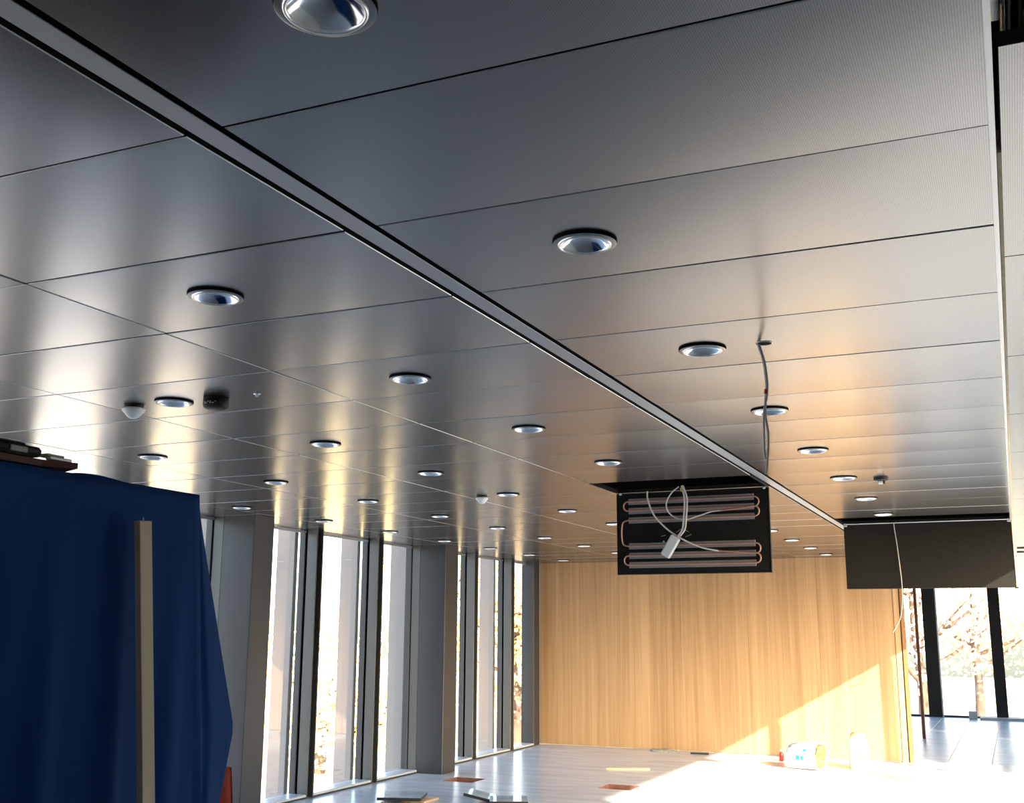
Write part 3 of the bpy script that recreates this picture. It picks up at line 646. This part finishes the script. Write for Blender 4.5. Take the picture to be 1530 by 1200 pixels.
# paper sack standing in the sun
t = tag(empty('paper_sack', (-1.84, 14.34, 0)), 'tall yellow paper sack with printed lines standing in the sun', 'paper sack')
q = MB(); prof = [(0.0, 0.145, 0.085), (0.03, 0.15, 0.09), (0.2, 0.14, 0.085), (0.30, 0.135, 0.08), (0.36, 0.12, 0.05), (0.40, 0.118, 0.012)]
n = 28; vs = []
for z, a, b in prof:
    for k in range(n):
        th = 2*math.pi*k/n; cx_, sy_ = math.cos(th), math.sin(th); p = 0.35
        vs.append((a*math.copysign(abs(cx_)**p, cx_)*(1+0.02*math.sin(k*3+z*20))*0.75, b*math.copysign(abs(sy_)**p, sy_)*(1+0.04*math.sin(k*2.3+z*31)), z))
q.add(vs, [(i*n+k, i*n+(k+1) % n, (i+1)*n+(k+1) % n, (i+1)*n+k) for i in range(len(prof)-1) for k in range(n)]+[tuple(range(n))[::-1], tuple(range((len(prof)-1)*n, len(prof)*n))], 0, True)
q.build('bag', 'paper', t)
q = MB()
for z, a, b in ((0.30, -0.01, 0.07), (0.275, -0.01, 0.05), (0.25, -0.01, 0.03), (0.225, -0.01, 0.035), (0.19, -0.01, 0.05), (0.155, -0.01, 0.06), (0.14, -0.01, 0.05)):
    x = a
    while x < b:
        q.add([(x, -0.094, z), (x+0.009, -0.094, z), (x+0.009, -0.094, z+0.007), (x, -0.094, z+0.007)], [(0, 1, 2, 3)]); x += 0.013
q.build('print', 'ink', t)
MB().bevbox(0.05, 0.10, -0.04, 0.03, 0.395, 0.425, 0.004).build('torn_flap', 'crumple', t).rotation_euler = (0.2, -0.3, 0)
# open sack lying on its side
t = tag(empty('open_sack', (-2.38, 13.98, 0), math.radians(-20)), 'white sack with blue print lying on its side, mouth open', 'sack')
q = MB(); n = 26; vs = []; L_ = [(-0.26, 0.10, 0.085), (-0.22, 0.15, 0.14), (-0.05, 0.16, 0.155), (0.10, 0.155, 0.155), (0.17, 0.15, 0.165)]
for xx, a, b in L_:
    for k in range(n):
        th = 2*math.pi*k/n; r = 1+0.05*math.sin(3*k+xx*14)
        vs.append((xx, a*math.cos(th)*r, max(0.004, b+b*math.sin(th)*r)))
q.add(vs, [(i*n+k, i*n+(k+1) % n, (i+1)*n+(k+1) % n, (i+1)*n+k) for i in range(len(L_)-1) for k in range(n)]+[tuple(range(n))], 0, True); o = q.build('bag', 'sackwhite', t)
md = o.modifiers.new('thick', 'SOLIDIFY'); md.thickness = 0.004
q = MB(); vs = []
for xx, f_ in ((0.165, 0.93), (0.13, 0.8), (0.09, 0.5), (0.07, 0.02)):
    for k in range(n):
        th = 2*math.pi*k/n; r = f_*(1+0.10*math.sin(5*k)); vs.append((xx+0.012*math.sin(7*k), 0.145*math.cos(th)*r, 0.165+0.15*math.sin(th)*r))
q.add(vs, [(i*n+k, i*n+(k+1) % n, (i+1)*n+(k+1) % n, (i+1)*n+k) for i in range(3) for k in range(n)], 0, False); q.build('crumpled_paper', 'crumple', t)
q = MB()
for (xa, za, w_, h_) in ((-0.07, 0.12, 0.05, 0.05), (-0.005, 0.12, 0.03, 0.05), (0.03, 0.22, 0.04, 0.03)):
    q.add([(xa, -0.172, za), (xa+w_, -0.172, za), (xa+w_, -0.170, za+h_), (xa, -0.170, za+h_)], [(0, 1, 2, 3)])
q.build('print', 'cyan', t)
# bottle and pot beside it
t = tag(empty('red_bottle', (-2.84, 14.72, 0)), 'small red bottle standing on the sunlit floor by oak wall', 'bottle')
MB().lathe([(0.0001, 0), (0.026, 0.001), (0.027, 0.08), (0.022, 0.1), (0.010, 0.112), (0.010, 0.125)], 20).build('body', 'red', t)
MB().lathe([(0.011, 0.122), (0.011, 0.142), (0.0001, 0.143)], 16).build('cap', 'white', t)
t = tag(empty('yellow_pot', (-2.75, 14.78, 0)), 'small yellow pot beside the red bottle', 'pot')
MB().lathe([(0.0001, 0), (0.04, 0.001), (0.045, 0.07), (0.046, 0.075)], 20).build('body', 'yellow', t)
MB().lathe([(0.047, 0.07), (0.047, 0.082), (0.0001, 0.083)], 20).build('lid', 'paper', t)
tag(MB().bevbox(-2.68, -2.56, 14.70, 14.715, 0.03, 0.042, 0.002).box(-2.60, -2.58, 14.7, 14.715, 0.0, 0.03).build('trowel_handle', 'brown'), 'short brown tool handle beside the yellow pot', 'tool')
# far corridor
tag(MB().bevbox(-0.95, -0.80, 23.55, 23.68, 0, 0.14, 0.004).build('carton', 'print'), 'small grey carton at the foot of the far windows', 'carton')
tag(MB().bevbox(-0.75, 0.3, 23.40, 23.50, 0, 0.05, 0.004).build('metal_profile', 'steel'), 'metal profile lying on tiles before the far windows', 'profile')

# ------------------------------------------------------------------ outside
GZ = -3.6
g = MB().add([(-120, -90, GZ), (120, -90, GZ), (120, 150, GZ), (-120, 150, GZ)], [(0, 1, 2, 3)]).build('ground', 'ground'); tag(g, kind='structure')
g = MB().add([(-110, 30, GZ+0.02), (-16, 30, GZ+0.02), (60, 44, GZ+0.02), (60, 140, GZ+0.02), (-110, 140, GZ+0.02)], [(0, 1, 2, 3, 4)]).build('lawn', 'lawn'); tag(g, kind='structure')
def tree(x, y, h, r, leaf, label, seed, n=4500, low=0.25):
    rnd = random.Random(seed); t = tag(empty('autumn_tree', (x, y, GZ)), label, 'tree', 'autumn trees outside')
    q = MB(); q.tube(spline([(0, 0, 0), (0.1, 0.05, h*0.25), (-0.1, 0.1, h*0.55), (0.05, 0, h*0.9)], 4), [0.28-0.02*i for i in range(13)], 8)
    tips = []
    for i in range(14):
        a = rnd.uniform(0, 6.28); z = h*rnd.uniform(low, 0.8); L_ = r*rnd.uniform(0.5, 1)
        p = [(0, 0, z), (L_*0.5*math.cos(a), L_*0.5*math.sin(a), z+h*0.07), (L_*math.cos(a), L_*math.sin(a), z+h*0.16)]; q.tube(p, [0.1, 0.06, 0.02], 6); tips.append(p[-1]); tips.append(p[1])
    q.build('trunk', 'bark', t)
    q = MB()
    for i in range(n):
        c = rnd.choice(tips); s = rnd.uniform(0.07, 0.15); sp = r*0.33
        p = Vector((c[0]+rnd.gauss(0, sp), c[1]+rnd.gauss(0, sp), c[2]+rnd.gauss(0, sp*0.8)))
        a = Vector((rnd.gauss(0, 1), rnd.gauss(0, 1), rnd.gauss(0, 1))).normalized(); b = a.orthogonal().normalized(); a *= s; b *= s*0.7
        q.add([p-a, p+b, p+a, p-b], [(0, 1, 2, 3)])
    tag(q.build('foliage', leaf, t), kind='stuff')
side = 'left windows'
spots = [(-24, 36, 4.3, 3.2, 'leaf_yellow', 'bright yellow'), (-33, 40, 4.2, 3.2, 'leaf_yellow', 'round yellow'), (-20, 45, 7.5, 3.4, 'leaf_ochre', 'ochre'), (-42, 46, 4.6, 3.4, 'leaf_ochre', 'wide ochre'),
         (-29, 56, 9.5, 4.0, 'leaf_yellow', 'tall distant yellow'), (-13, 55, 8.0, 3.0, 'leaf_yellow', 'slim yellow'), (-44, 33, 4.2, 3.2, 'leaf_yellow', 'spreading yellow')]
for i, (x, y, h, r, lf, nm) in enumerate(spots):
    tree(x, y, h, r, lf, '%s leaved autumn tree outside the left windows' % nm, 20+i, 4500)
spots = [(-3.5, 46, 11, 3.2, 'leaf_rust', 'thin rust'), (3.5, 44, 9.0, 2.4, 'leaf_yellow', 'pale yellow'), (9, 54, 12, 3.8, 'leaf_rust', 'tall rust'), (-2, 62, 12, 4.2, 'leaf_ochre', 'broad ochre')]
for i, (x, y, h, r, lf, nm) in enumerate(spots):
    tree(x, y, h, r, lf, '%s leaved autumn tree beyond the far end windows' % nm, 50+i, 2600)
